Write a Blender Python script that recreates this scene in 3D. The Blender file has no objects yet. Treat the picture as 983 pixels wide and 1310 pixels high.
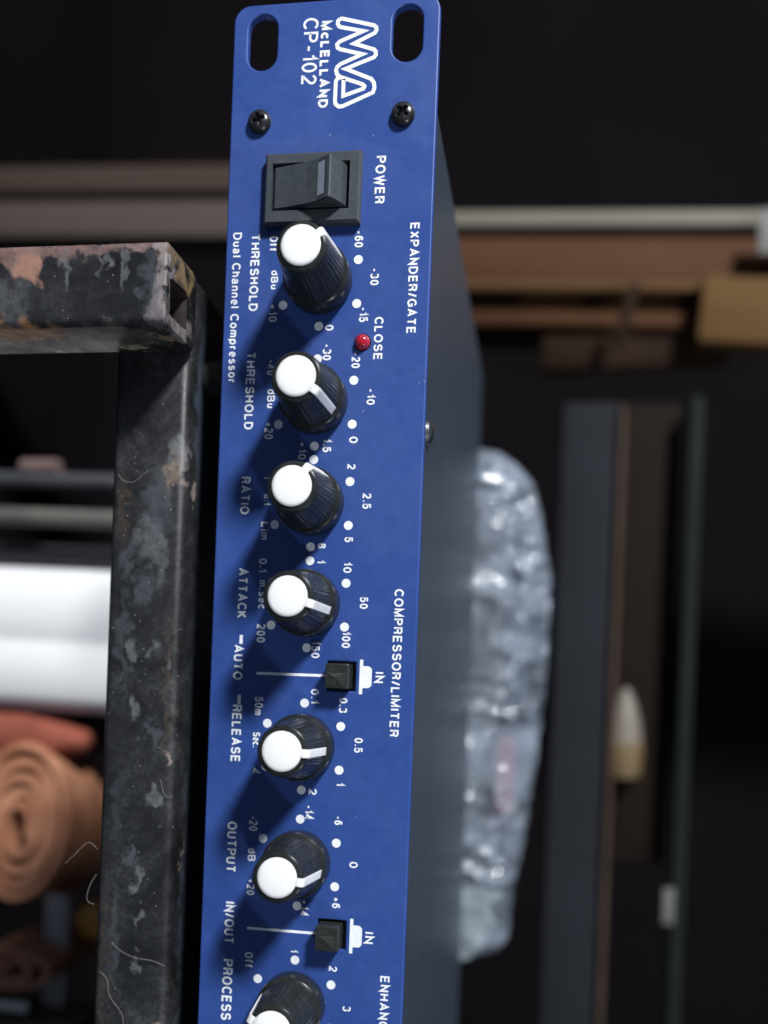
import bpy, bmesh, math, random
from mathutils import Matrix, Vector, noise
random.seed(7)
S = 0.001            # the script is written in millimetres
# World: x runs along the unit (down in the photograph, which was taken with the phone turned),
# z is up (right in the photograph), y is away from the camera; the front panel is the plane y = 0.
scene = bpy.context.scene
COL = scene.collection

# ---------------------------------------------------------------- camera
cam = bpy.data.cameras.new('camera')
camo = bpy.data.objects.new('camera', cam); COL.objects.link(camo)
U = Vector((-0.03805792, 0.15548104, 0.98710549))      # picture right
V = Vector((0.99925796, 0.00006231, 0.03851664))       # picture down
Wd = Vector((0.00592710, 0.98783888, -0.15536803))     # view direction
m = Matrix((U, -V, -Wd)).transposed().to_4x4()
m.translation = Vector((147.786, -200.161, 69.071)) * S
camo.matrix_world = m
cam.sensor_width = 36; cam.sensor_fit = 'AUTO'
cam.lens = 1250.0 / 1310 * 36
cam.shift_x = 0.0003
cam.shift_y = (887.1 - 655) / 1310
cam.clip_start = 0.005; cam.clip_end = 20
cam.dof.use_dof = True
cam.dof.focus_distance = 0.199
cam.dof.aperture_fstop = 7.0
scene.camera = camo

# ---------------------------------------------------------------- light
world = bpy.data.worlds.new('World'); scene.world = world; world.use_nodes = True
bg = world.node_tree.nodes['Background']
bg.inputs[0].default_value = (0.55, 0.66, 0.9, 1); bg.inputs[1].default_value = 0.17

def lamp(name, d, dist, size, power, col, target):
    L = bpy.data.lights.new(name, 'AREA'); L.shape = 'DISK'; L.size = size; L.energy = power; L.color = col
    o = bpy.data.objects.new(name, L); COL.objects.link(o)
    d = Vector(d).normalized()
    o.location = Vector(target) * S - d * dist
    o.rotation_euler = d.to_track_quat('-Z', 'Y').to_euler()
    return o
lamp('ceiling_lamp', (21.5, 17.5, -14.3), 1.6, 0.24, 50, (0.97, 0.985, 1.0), (130, 0, 20))
lamp('second_lamp', (-0.75, 0.55, -0.6), 1.5, 0.12, 6.5, (0.9, 0.95, 1.0), (130, 0, 20))

scene.view_settings.view_transform = 'Standard'
scene.view_settings.look = 'None'
scene.view_settings.exposure = 0; scene.view_settings.gamma = 1
scene.cycles.use_denoising = True
scene.cycles.max_bounces = 8
scene.cycles.transparent_max_bounces = 16

# ---------------------------------------------------------------- materials
def mat(name, col, rough=0.5, metal=0.0, spec=0.5, coat=0.0):
    M = bpy.data.materials.new(name); M.use_nodes = True
    b = M.node_tree.nodes['Principled BSDF']
    b.inputs['Base Color'].default_value = (*col, 1); b.inputs['Roughness'].default_value = rough
    b.inputs['Metallic'].default_value = metal; b.inputs['Specular IOR Level'].default_value = spec
    b.inputs['Coat Weight'].default_value = coat
    return M
def nn(M, typ, **kw):
    n = M.node_tree.nodes.new(typ)
    for k, v in kw.items():
        if k.startswith('i_'): n.inputs[k[2:].replace('_', ' ')].default_value = v
        else: setattr(n, k, v)
    return n
def lk(M, a, b): M.node_tree.links.new(a, b)
def coords(M): return nn(M, 'ShaderNodeTexCoord').outputs['Object']
def tex(M, scale, detail=4, rough=0.55, vec=None, dist=0.0):
    n = nn(M, 'ShaderNodeTexNoise'); n.inputs['Scale'].default_value = scale
    n.inputs['Detail'].default_value = detail; n.inputs['Roughness'].default_value = rough
    n.inputs['Distortion'].default_value = dist
    lk(M, vec if vec is not None else coords(M), n.inputs['Vector'])
    return n.outputs['Fac']
def ramp(M, fac, lo, hi, c0=(0, 0, 0, 1), c1=(1, 1, 1, 1)):
    r = nn(M, 'ShaderNodeValToRGB'); e = r.color_ramp.elements
    e[0].position = lo; e[1].position = hi; e[0].color = c0; e[1].color = c1
    lk(M, fac, r.inputs['Fac']); return r.outputs['Color']
def mixc(M, fac, a, b):
    n = nn(M, 'ShaderNodeMix', data_type='RGBA')
    for sock, v in ((n.inputs[0], fac), (n.inputs[6], a), (n.inputs[7], b)):
        if isinstance(v, (int, float)): sock.default_value = v
        elif isinstance(v, tuple): sock.default_value = (*v[:3], 1)
        else: lk(M, v, sock)
    return n.outputs[2]
def mth(M, op, a, b=None, c=None):
    n = nn(M, 'ShaderNodeMath', operation=op)
    for i, v in enumerate((a, b, c)):
        if v is None: continue
        if isinstance(v, (int, float)): n.inputs[i].default_value = v
        else: lk(M, v, n.inputs[i])
    return n.outputs[0]
def bump(M, fac, strength, dist=0.0002):
    n = nn(M, 'ShaderNodeBump'); n.inputs['Strength'].default_value = strength; n.inputs['Distance'].default_value = dist
    lk(M, fac, n.inputs['Height']); lk(M, n.outputs[0], M.node_tree.nodes['Principled BSDF'].inputs['Normal'])
def P(M, name): return M.node_tree.nodes['Principled BSDF'].inputs[name]
def specks(M, scale, size, vec=None):
    v = nn(M, 'ShaderNodeTexVoronoi'); v.inputs['Scale'].default_value = scale
    lk(M, vec if vec is not None else coords(M), v.inputs['Vector'])
    keep = nn(M, 'ShaderNodeSeparateColor'); lk(M, v.outputs['Color'], keep.inputs[0])
    a = mth(M, 'LESS_THAN', v.outputs['Distance'], size)
    b = mth(M, 'GREATER_THAN', keep.outputs[0], 0.72)
    return mth(M, 'MULTIPLY', a, b)
def varied(name, c0, c1, scale, rough=0.5, spec=0.4, metal=0.0, bmp=0.0, detail=5, stretch=None):
    M = mat(name, c0, rough, metal, spec)
    vec = coords(M)
    if stretch:
        mp = nn(M, 'ShaderNodeMapping'); mp.inputs['Scale'].default_value = stretch; lk(M, vec, mp.inputs[0]); vec = mp.outputs[0]
    f = tex(M, scale, detail, 0.6, vec)
    lk(M, ramp(M, f, 0.3, 0.7, (*c0, 1), (*c1, 1)), P(M, 'Base Color'))
    if bmp: bump(M, f, bmp)
    return M

# blue powder coat with faint mottling and dust specks
BLUE = mat('blue_paint', (0.02, 0.06, 0.28), 0.42, 0, 0.45)
c = ramp(BLUE, tex(BLUE, 300, 5), 0.3, 0.75, (0.020, 0.053, 0.215, 1), (0.026, 0.066, 0.25, 1))
c = mixc(BLUE, mth(BLUE, 'MULTIPLY', specks(BLUE, 210, 0.05), 0.30), c, (0.3, 0.34, 0.42))
lk(BLUE, c, P(BLUE, 'Base Color')); bump(BLUE, tex(BLUE, 2600, 3), 0.25, 0.00006)
lk(BLUE, ramp(BLUE, tex(BLUE, 45, 5, 0.6, None, 1.2), 0.35, 0.7, (0.34,) * 3 + (1,), (0.56,) * 3 + (1,)), P(BLUE, 'Roughness'))
WHITE_INK = mat('white_ink', (0.74, 0.76, 0.80), 0.5)
c = ramp(WHITE_INK, tex(WHITE_INK, 900, 3), 0.3, 0.7, (0.68, 0.71, 0.76, 1), (0.80, 0.82, 0.85, 1)); lk(WHITE_INK, c, P(WHITE_INK, 'Base Color'))
KNOB = mat('black_knob_plastic', (0.012, 0.014, 0.016), 0.24, 0, 0.15)
f = tex(KNOB, 500, 4); lk(KNOB, ramp(KNOB, f, 0.35, 0.8, (0.014, 0.016, 0.016, 1), (0.024, 0.026, 0.026, 1)), P(KNOB, 'Base Color'))
lk(KNOB, ramp(KNOB, f, 0.3, 0.8, (0.22,) * 3 + (1,), (0.32,) * 3 + (1,)), P(KNOB, 'Roughness'))
CAPW = mat('white_cap_plastic', (0.93, 0.93, 0.93), 0.3, 0, 0.6)
f = tex(CAPW, 350, 3); lk(CAPW, ramp(CAPW, f, 0.3, 0.8, (0.90, 0.90, 0.89, 1), (0.95, 0.95, 0.95, 1)), P(CAPW, 'Base Color'))
P(CAPW, 'Subsurface Weight').default_value = 0.7; P(CAPW, 'Subsurface Scale').default_value = 0.0018; P(CAPW, 'Subsurface Radius').default_value = (1, 1, 1)
SWITCH = varied('black_switch_plastic', (0.034, 0.040, 0.048), (0.050, 0.057, 0.066), 700, 0.42, 0.5, 0, 0.15)
SW_MARK = mat('grey_switch_mark', (0.24, 0.27, 0.32), 0.5)
BUTTON = varied('black_button_plastic', (0.012, 0.014, 0.013), (0.028, 0.030, 0.026), 900, 0.35, 0.5)
DARK = mat('dark_inside', (0.004, 0.004, 0.005), 0.8, 0, 0.2)
CHASSIS = varied('black_chassis_paint', (0.034, 0.047, 0.068), (0.043, 0.057, 0.080), 60, 0.34, 0.55, 0, 0)
bump(CHASSIS, tex(CHASSIS, 1800, 3), 0.2, 0.00005)
SCREW = varied('black_screw_metal', (0.02, 0.02, 0.022), (0.05, 0.05, 0.052), 900, 0.26, 0.6, 0.55)
STEELS = mat('bare_screw_metal', (0.45, 0.45, 0.45), 0.3, 1)
LEDM = mat('red_lamp_plastic', (0.36, 0.010, 0.028), 0.08, 0, 0.6, 0.6); P(LEDM, 'Subsurface Weight').default_value = 0.15; P(LEDM, 'Subsurface Scale').default_value = 0.001
RUBBER = mat('black_rubber', (0.01, 0.01, 0.01), 0.8)

# ---------------------------------------------------------------- builders
ORG = {}
def tag(o, label=None, cat=None, group=None, kind=None):
    if label: o['label'] = label
    if cat: o['category'] = cat
    if group: o['group'] = group
    if kind: o['kind'] = kind
    return o
def place(o, org, parent):
    ORG[o.name] = Vector(org)
    if parent is not None:
        o.parent = parent; o.location = (Vector(org) - ORG[parent.name]) * S
    else: o.location = Vector(org) * S
def empty(name, org, label, cat, group=None):
    o = bpy.data.objects.new(name, None); COL.objects.link(o); o.empty_display_size = 0.01
    place(o, org, None); return tag(o, label, cat, group)
def link_mesh(name, me, material, parent=None, org=(0, 0, 0)):
    o = bpy.data.objects.new(name, me); COL.objects.link(o)
    if material is not None and not me.materials: me.materials.append(material)
    place(o, org, parent); return o
def to_mesh(name, bm, smooth=False, recalc=True):
    if recalc: bmesh.ops.recalc_face_normals(bm, faces=bm.faces)
    me = bpy.data.meshes.new(name); bm.to_mesh(me); bm.free()
    if smooth:
        for p in me.polygons: p.use_smooth = True
        if smooth is not True: 
            try: me.set_sharp_from_angle(angle=math.radians(smooth))
            except Exception: pass
    return me
def obj(name, bm, material, parent=None, org=(0, 0, 0), smooth=False):
    """bm in mm, world coordinates; becomes one object with its origin at org"""
    bmesh.ops.translate(bm, vec=-Vector(org), verts=bm.verts)
    bmesh.ops.scale(bm, vec=(S, S, S), verts=bm.verts)
    return link_mesh(name, to_mesh(name, bm, smooth), material, parent, org)
def box(bm, x0, x1, y0, y1, z0, z1, bev=0, seg=2):
    r = bmesh.ops.create_cube(bm, size=1)
    vs = r['verts']
    bmesh.ops.scale(bm, vec=(x1 - x0, y1 - y0, z1 - z0), verts=vs)
    bmesh.ops.translate(bm, vec=((x0 + x1) / 2, (y0 + y1) / 2, (z0 + z1) / 2), verts=vs)
    if bev:
        es = list({e for v in vs for e in v.link_edges})
        bmesh.ops.bevel(bm, geom=es, offset=bev, segments=seg, affect='EDGES', profile=0.5)
def lathe(bm, prof, n=48, c=(0, 0, 0), axis='y', rib=None, cap0=True, cap1=True):
    """prof: (r, h) pairs; h runs towards the viewer (-y), or up z, or along x"""
    rings = []
    for k, (r, h) in enumerate(prof):
        ring = []
        for i in range(n):
            a = 2 * math.pi * i / n
            rr = r if rib is None else rib(r, h, a)
            p = {'y': (rr * math.sin(a), -h, rr * math.cos(a)), 'z': (rr * math.cos(a), rr * math.sin(a), h), 'x': (h, rr * math.cos(a), rr * math.sin(a))}[axis]
            ring.append(bm.verts.new((c[0] + p[0], c[1] + p[1], c[2] + p[2])))
        rings.append(ring)
    for a, b in zip(rings, rings[1:]):
        for i in range(n):
            bm.faces.new((a[i], a[(i + 1) % n], b[(i + 1) % n], b[i]))
    if cap0: bm.faces.new(rings[0])
    if cap1: bm.faces.new(rings[-1])
def disc(bm, x, z, r, y, n=28):
    bm.faces.new([bm.verts.new((x + r * math.sin(2 * math.pi * i / n), y, z + r * math.cos(2 * math.pi * i / n))) for i in range(n)][::-1])
def ribbon(bm, pts, w, y, closed=False):
    """flat printed stroke of even width w with mitred corners, facing the viewer"""
    n = len(pts); L = []; R = []
    for i in range(n):
        p = Vector(pts[i])
        a = Vector(pts[i - 1]) if (i > 0 or closed) else None
        b = Vector(pts[(i + 1) % n]) if (i < n - 1 or closed) else None
        d0 = (p - a).normalized() if a is not None and (p - a).length > 1e-9 else None
        d1 = (b - p).normalized() if b is not None and (b - p).length > 1e-9 else None
        if d0 is None: d0 = d1
        if d1 is None: d1 = d0
        n0 = Vector((-d0.y, d0.x)); n1 = Vector((-d1.y, d1.x)); t = n0 + n1
        if t.length < 0.25: t = n0 * 1.0; k = 1
        else:
            t.normalize(); k = min(1 / max(t.dot(n0), 0.2), 3.4)
        L.append(p + t * w / 2 * k); R.append(p - t * w / 2 * k)
    vl = [bm.verts.new((q.x, y, q.y)) for q in L]; vr = [bm.verts.new((q.x, y, q.y)) for q in R]
    for i in range(n if closed else n - 1):
        j = (i + 1) % n
        bm.faces.new((vl[i], vl[j], vr[j], vr[i]))

# ---------------------------------------------------------------- stroke lettering (grotesque silk-screen type)
def ar(cx, cy, rx, ry, a0, a1, n=14):
    return [(cx + rx * math.cos(math.radians(a0 + (a1 - a0) * i / n)), cy + ry * math.sin(math.radians(a0 + (a1 - a0) * i / n))) for i in range(n + 1)]
def rg(cx, cy, rx, ry): return ar(cx, cy, rx, ry, 90, 450, 24)[:-1] + ['c']
G = {
 'A': [[(0, 0), (.36, 1), (.72, 0)], [(.13, .31), (.59, .31)]],
 'B': [[(0, .02), (0, 1)] + ar(.36, .76, .22, .24, 90, -90, 8) + [(0, .52)], [(.36, .52)] + ar(.38, .26, .25, .26, 90, -90, 8) + [(0, 0)]],
 'C': [ar(.37, .5, .37, .5, 42, 318, 20)],
 'D': [[(0, 0), (0, 1)] + ar(.28, .5, .38, .5, 90, -90, 14) + [(0, 0)]],
 'E': [[(.57, 1), (0, 1), (0, 0), (.59, 0)], [(0, .53), (.53, .53)]],
 'F': [[(.55, 1), (0, 1), (0, 0)], [(0, .5), (.48, .5)]],
 'G': [ar(.37, .5, .37, .5, 42, 330, 20) + [(.72, .46), (.42, .46)], [(.72, .3), (.72, 0)]],
 'H': [[(0, 0), (0, 1)], [(.6, 0), (.6, 1)], [(0, .53), (.6, .53)]],
 'I': [[(0, 0), (0, 1)]],
 'K': [[(0, 0), (0, 1)], [(.58, 1), (.02, .38)], [(.2, .56), (.62, 0)]],
 'L': [[(0, 1), (0, 0), (.52, 0)]],
 'M': [[(0, 0), (0, 1), (.37, .08), (.74, 1), (.74, 0)]],
 'N': [[(0, 0), (0, 1), (.6, 0), (.6, 1)]],
 'O': [rg(.38, .5, .38, .5)],
 'P': [[(0, 0), (0, 1)] + ar(.34, .74, .25, .26, 90, -90, 10) + [(0, .48)]],
 'R': [[(0, 0), (0, 1)] + ar(.36, .755, .24, .245, 90, -90, 10) + [(0, .51)], [(.34, .51), (.52, .38), (.56, 0)]],
 'S': [ar(.3, .745, .28, .255, 15, 250, 12) + ar(.3, .265, .31, .265, 70, -165, 12)],
 'T': [[(0, 1), (.62, 1)], [(.31, 1), (.31, 0)]],
 'U': [[(0, 1)] + ar(.3, .3, .3, .3, 180, 360, 12) + [(.6, 1)]],
 'W': [[(0, 1), (.24, 0), (.46, .95), (.68, 0), (.92, 1)]],
 'X': [[(0, 0), (.6, 1)], [(0, 1), (.6, 0)]],
 '0': [rg(.26, .5, .26, .5)],
 '1': [[(0, .74), (.16, .79), (.24, 1), (.24, 0)]],
 '2': [ar(.26, .72, .26, .28, 165, -35, 12) + [(.02, .06), (.02, 0), (.54, 0)]],
 '3': [ar(.25, .755, .24, .245, 155, -80, 10) + ar(.25, .26, .27, .26, 80, -155, 10)],
 '4': [[(.42, 0), (.42, 1), (0, .28), (.56, .28)]],
 '5': [[(.5, 1), (.1, 1), (.04, .5)] + ar(.26, .33, .27, .33, 130, -150, 12)],
 '6': [rg(.27, .32, .26, .32), [(.02, .34), (.04, .66), (.14, .92), (.3, 1), (.44, .95), (.5, .82)]],
 '8': [rg(.27, .755, .22, .245), rg(.27, .26, .27, .26)],
 '-': [[(0, .4), (.32, .4)]], '+': [[(0, .42), (.5, .42)], [(.25, .16), (.25, .68)]],
 '.': [[(.02, -.03), (.02, .12)]], ':': [[(0, .06), (0, .1)], [(0, .6), (0, .64)]], '/': [[(0, -.02), (.3, 1.02)]],
 'a': [ar(.22, .52, .2, .2, 165, 0, 8) + [(.42, .1), (.48, 0)], [(.42, .42), (.2, .38)] + ar(.17, .2, .17, .18, 100, 270, 7) + [(.32, .05), (.42, .2)]],
 'c': [ar(.23, .36, .23, .36, 45, 315, 14)], 'd': [rg(.23, .36, .23, .36), [(.46, 1), (.46, 0)]],
 'e': [[(.02, .38), (.47, .38)] + ar(.24, .36, .23, .36, 5, 310, 16)],
 'f': [[(.44, 1), (.28, .98), (.2, .86), (.2, 0)], [(0, .66), (.42, .66)]],
 'h': [[(0, 0), (0, 1)], [(0, .5)] + ar(.21, .5, .21, .21, 150, 0, 8) + [(.42, 0)]],
 'i': [[(0, 0), (0, .7)], [(0, .94), (0, 1)]], 'l': [[(0, 0), (0, 1)]],
 'm': [[(0, 0), (0, .7)], [(0, .5)] + ar(.17, .52, .17, .19, 150, 0, 7) + [(.34, 0)], [(.34, .5)] + ar(.51, .52, .17, .19, 150, 0, 7) + [(.68, 0)]],
 'n': [[(0, 0), (0, .7)], [(0, .5)] + ar(.21, .5, .21, .21, 150, 0, 8) + [(.42, 0)]],
 'o': [rg(.24, .36, .24, .36)], 'p': [rg(.25, .36, .23, .36), [(0, .7), (0, -.26)]],
 'r': [[(0, 0), (0, .7)], [(0, .46), (.08, .64), (.26, .69)]],
 's': [ar(.2, .54, .19, .17, 20, 250, 8) + ar(.2, .19, .21, .19, 70, -160, 8)],
 'u': [[(0, .7)] + ar(.21, .22, .21, .21, 180, 345, 8) + [(.42, .3)], [(.42, .7), (.42, 0)]],
}
SMALLC = {'c': [ar(.3, .38, .28, .36, 42, 318, 14)]}
def letters(s, x, z, length, height, wt, y=-0.03, smallcap=False):
    """mesh of a word centred on x, z, fitted to length by height (mm)"""
    items = []; cur = 0; gap = wt + 0.17
    for ch in s:
        if ch == ' ': cur += 0.3 + wt; continue
        g = SMALLC.get(ch) if (smallcap and ch in SMALLC) else G[ch]
        w = max(p[0] for st in g for p in st if p != 'c')
        items.append((cur, g)); cur += w + gap
    total = cur - gap + wt
    bm = bmesh.new(); sx = length / total; h = height
    cw = height / (1 + wt)                      # centreline height of one unit
    sx = (length - wt * cw) / max(cur - gap, 1e-6) if cur - gap > 0.3 else cw
    k = 0
    for x0, g in items:
        for st in g:
            cl = st[-1] == 'c'
            pts = [((x0 + p[0] - (cur - gap) / 2) * sx, (p[1] - 0.5) * cw) for p in st if p != 'c']
            ribbon(bm, [(x + a, z + b) for a, b in pts], wt * cw, y - 0.004 * (k % 4), cl); k += 1
    return bm

TEXT = [
    ('POWER', 42.51, 32.74, 9.89, 2.14), ('EXPANDER/GATE', 63.12, 40.4, 22.89, 1.95), ('CLOSE', 75.42, 33.64, 8.92, 1.89), ('COMPRESSOR/LIMITER', 142.6, 40.04, 30.57, 1.96),
    ('ENHANCER', 214.87, 40.12, 14.63, 1.96), ('-60', 54.64, 28.75, 3.5, 1.82), ('-30', 62.57, 32.36, 3.57, 1.81), ('-15', 70.39, 30.31, 3.09, 1.9),
    ('0', 72.98, 23.14, 1.21, 1.84), ('+10', 69.64, 10.83, 3.79, 1.81), ('Off', 55.05, 10.47, 3.3, 1.87), ('dBu', 62.64, 10.93, 3.96, 1.53),
    ('THRESHOLD', 61.0, 6.47, 16.28, 1.97), ('Dual Channel Compressor', 68.38, 2.46, 31.87, 2.16), ('-30', 78.07, 22.83, 3.43, 1.84), ('-20', 79.84, 29.06, 3.32, 1.82),
    ('-10', 87.47, 32.53, 3.41, 1.75), ('0', 96.44, 29.2, 1.37, 1.82), ('+10', 98.67, 18.34, 3.78, 1.69), ('+20', 94.46, 10.93, 3.63, 1.94),
    ('dBu', 87.7, 11.13, 3.96, 1.7), ('-40', 81.1, 10.88, 3.3, 1.7), ('THRESHOLD', 86.01, 6.41, 16.37, 1.97), ('1.5', 97.6, 23.58, 2.8, 1.84),
    ('2', 102.03, 28.97, 1.16, 1.73), ('2.5', 109.15, 32.51, 3.25, 1.82), ('5', 117.19, 28.98, 1.14, 1.78), ('8', 118.6, 23.28, 1.1, 1.72),
    ('Lim', 115.6, 10.85, 3.75, 1.71), ('1', 104.28, 11.01, 0.83, 1.71), ('o:1', 108.99, 11.06, 2.31, 1.45), ('RATIO', 108.19, 6.28, 7.95, 2.06),
    ('1', 121.91, 23.22, 0.82, 1.76), ('10', 123.01, 28.94, 2.31, 1.74), ('50', 130.32, 32.7, 2.5, 1.73), ('100', 138.11, 29.23, 3.42, 1.79),
    ('150', 140.35, 22.79, 3.6, 1.81), ('200', 137.25, 10.84, 3.97, 1.86), ('0.1', 122.91, 10.7, 2.89, 1.71), ('m.sec', 129.07, 10.85, 6.11, 1.71),
    ('ATTACK', 128.86, 6.47, 10.62, 2.06), ('AUTO', 143.57, 6.1, 7.43, 2.06), ('RELEASE', 158.69, 6.23, 12.2, 2.1), ('IN', 145.73, 36.55, 2.27, 1.94),
    ('0.1', 150.14, 23.0, 3.03, 1.71), ('0.3', 151.82, 29.14, 3.1, 1.76), ('0.5', 159.98, 32.7, 3.09, 1.8), ('1', 168.29, 29.15, 0.75, 1.83),
    ('2', 170.19, 23.32, 1.31, 1.74), ('4', 166.47, 10.88, 1.26, 1.71), ('Sec.', 159.82, 10.71, 3.21, 1.62), ('50m', 152.64, 10.94, 3.97, 1.84),
    ('-14', 174.54, 22.69, 3.03, 1.85), ('-6', 175.89, 29.07, 1.88, 1.76), ('0', 184.94, 32.61, 1.3, 1.82), ('+6', 193.06, 29.24, 2.37, 1.76),
    ('+14', 194.65, 22.46, 3.45, 1.68), ('+20', 191.03, 10.7, 3.48, 1.76), ('dB', 184.21, 10.63, 2.78, 1.71), ('-20', 177.59, 10.76, 3.14, 1.88),
    ('OUTPUT', 182.85, 6.12, 10.79, 2.12), ('IN/OUT', 198.99, 6.29, 8.97, 2.15), ('IN', 199.9, 36.47, 2.44, 1.97), ('PROCESS', 213.24, 6.28, 12.96, 2.24),
    ('Off', 206.54, 10.84, 3.31, 1.88), ('1', 203.86, 20.58, 0.82, 1.6), ('2', 206.97, 29.1, 1.19, 1.75), ('3', 215.01, 32.32, 1.14, 1.74),
    ('CP-102', 14.97, 16.75, 13.98, 3.29), ('McLELLAND', 17.87, 19.97, 18.15, 2.1),
]
LOGO1 = [(8.58, 22.88), (8.56, 23.48), (10.42, 30.23), (10.85, 30.72), (11.45, 30.79), (11.96, 30.49), (13.93, 26.12), (15.42, 30.42), (15.89, 30.8), (16.59, 30.83), (17.02, 30.48), (19.07, 24.54), (21.48, 30.05), (22.3, 30.64), (23.4, 30.81), (24.33, 30.52), (26.83, 24.19), (26.87, 23.38), (26.35, 22.71), (25.81, 22.52), (21.53, 22.56), (21.0, 22.87), (20.8, 23.55)]
LOGO2 = [(8.58, 22.88), (9.01, 22.53), (9.61, 22.51), (10.19, 22.86), (10.36, 23.35), (11.46, 28.01), (13.32, 23.06), (13.88, 22.51), (14.58, 22.66), (14.96, 23.32), (16.25, 27.99), (18.01, 23.44), (18.56, 22.75), (19.25, 22.51), (20.15, 22.75), (20.67, 23.38), (21.09, 24.47), (22.52, 28.27), (22.94, 28.69), (23.43, 28.47), (24.69, 24.23), (21.15, 24.19)]

# ---------------------------------------------------------------- setting: dark back wall and the boards of the rack behind
WALL = varied('dark_wall_paint', (0.0042, 0.0034, 0.0042), (0.0065, 0.0052, 0.006), 5, 0.9, 0.04)
b = bmesh.new(); box(b, -1500, 1700, 800, 830, -1300, 1300); tag(obj('wall', b, WALL), kind='structure')
SHELF = varied('black_shelf_paint', (0.012, 0.012, 0.014), (0.02, 0.02, 0.022), 20, 0.6, 0.4)
b = bmesh.new(); box(b, 140, 640, 60, 262, -24.4, -14); tag(obj('shelf', b, SHELF), kind='structure')
FLOORM = varied('dark_board', (0.015, 0.012, 0.012), (0.03, 0.026, 0.025), 12, 0.7, 0.3)
b = bmesh.new(); box(b, -1450, 1650, -40, 798, -430, -412); tag(obj('floor', b, WALL), kind='structure')

# ---------------------------------------------------------------- the compressor
unit = empty('audio_compressor', (245, 90, 0), 'blue front panel compressor with seven white-capped black knobs resting on the worn steel rail', 'audio compressor')

# front panel: outline with slots and cut-outs as a filled, bevelled curve
def spl(cu, pts):
    sp = cu.splines.new('POLY'); sp.points.add(len(pts) - 1); sp.use_cyclic_u = True
    for p, q in zip(sp.points, pts): p.co = (q[0] * S, q[1] * S, 0, 1)
def rrect(x0, x1, z0, z1, r, n=8):
    o = []
    for cx, cz, a in ((x1 - r, z1 - r, 0), (x0 + r, z1 - r, 90), (x0 + r, z0 + r, 180), (x1 - r, z0 + r, 270)):
        o += [(cx + r * math.cos(math.radians(a + 90 * i / n)), cz + r * math.sin(math.radians(a + 90 * i / n))) for i in range(n + 1)]
    return o
BEV = 0.35
cu = bpy.data.curves.new('front_panel', 'CURVE'); cu.dimensions = '2D'; cu.fill_mode = 'BOTH'
cu.extrude = (2.0 / 2 - BEV) * S; cu.bevel_depth = BEV * S; cu.bevel_resolution = 2; cu.offset = -BEV * S
spl(cu, rrect(4.4, 486.9, 0, 44, 3.6))
for x0, x1 in ((6.5, 18.3), (473.0, 484.8)):
    for z0, z1 in ((3.2, 9.6), (34.1, 40.5)):
        spl(cu, rrect(x0, x1, z0, z1, 3.19, 10))
for bx in (145.75, 199.8): spl(cu, rrect(bx - 3.05, bx + 3.05, 25.4, 31.5, 0.3, 3))
tmp = bpy.data.objects.new('tmp', cu); COL.objects.link(tmp); bpy.context.view_layer.update()
me = bpy.data.meshes.new_from_object(tmp.evaluated_get(bpy.context.evaluated_depsgraph_get()))
bpy.data.objects.remove(tmp); me.name = 'front_panel'
R = Matrix(((1, 0, 0, 0), (0, 0, -1, 1.0 * S), (0, 1, 0, 0), (0, 0, 0, 1)))
me.transform(R); me.materials.clear()
for p in me.polygons: p.use_smooth = False
panel = link_mesh('front_panel', me, BLUE, unit, (0, 0, 0))

b = bmesh.new(); box(b, 25.1, 461, 2.05, 179.5, 1.0, 43.4, 0.5)
chassis = obj('chassis', b, CHASSIS, unit, (245, 90, 0))
for fx in (80, 400):
    for fy in (13, 165):
        b = bmesh.new(); lathe(b, [(5.2, 0.98), (5.2, -0.5), (4.4, -7.55 if fy < 20 else -13.95)], 24, (fx, fy, 0), 'z')
        obj('rubber_foot', b, RUBBER, unit, (fx, fy, 0), 40)
# lid screw near the front edge of the lid
for sx in (92.6, 270):
    b = bmesh.new(); lathe(b, [(2.6, 43.42), (2.5, 44.1), (1.7, 44.7), (0.5, 44.9)], 24, (sx, 9, 0), 'z')
    s_ = obj('lid_screw', b, STEELS, unit, (sx, 9, 43), 40)

# printed lettering
for s, x, z, ln, h in TEXT:
    wt = 0.22
    if s in ('EXPANDER/GATE', 'COMPRESSOR/LIMITER', 'CLOSE', 'POWER', 'ENHANCER', 'THRESHOLD', 'RATIO', 'ATTACK', 'AUTO', 'RELEASE', 'OUTPUT', 'IN/OUT', 'PROCESS', 'IN'): wt = 0.225
    if s == 'McLELLAND': wt = 0.30
    if s == 'CP-102': wt = 0.165
    if s.startswith('Dual'): wt = 0.20
    b = letters(s, 0, 0, ln, h * (1.0 if not s.startswith('Dual') else 0.88), wt, 0.0, s == 'McLELLAND')
    bmesh.ops.scale(b, vec=(S, S, S), verts=b.verts)
    me = to_mesh('printed_lettering', b, recalc=False)
    o = link_mesh('printed_lettering', me, WHITE_INK, panel, (x, -0.03, z))
    o['label'] = 'white printed lettering ' + s if s not in ('CP-102', 'McLELLAND') else 'white printed lettering at the panel end'
# logo strokes
for i, pts in enumerate((LOGO1, LOGO2)):
    b = bmesh.new(); ribbon(b, [(x - 17, z - 26) for x, z in pts], 0.80, -0.006 * i)
    bmesh.ops.scale(b, vec=(S, S, S), verts=b.verts)
    o = link_mesh('printed_emblem', to_mesh('printed_emblem', b, recalc=False), WHITE_INK, panel, (17, -0.03, 26))
    o['label'] = 'white outline zigzag emblem'
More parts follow.
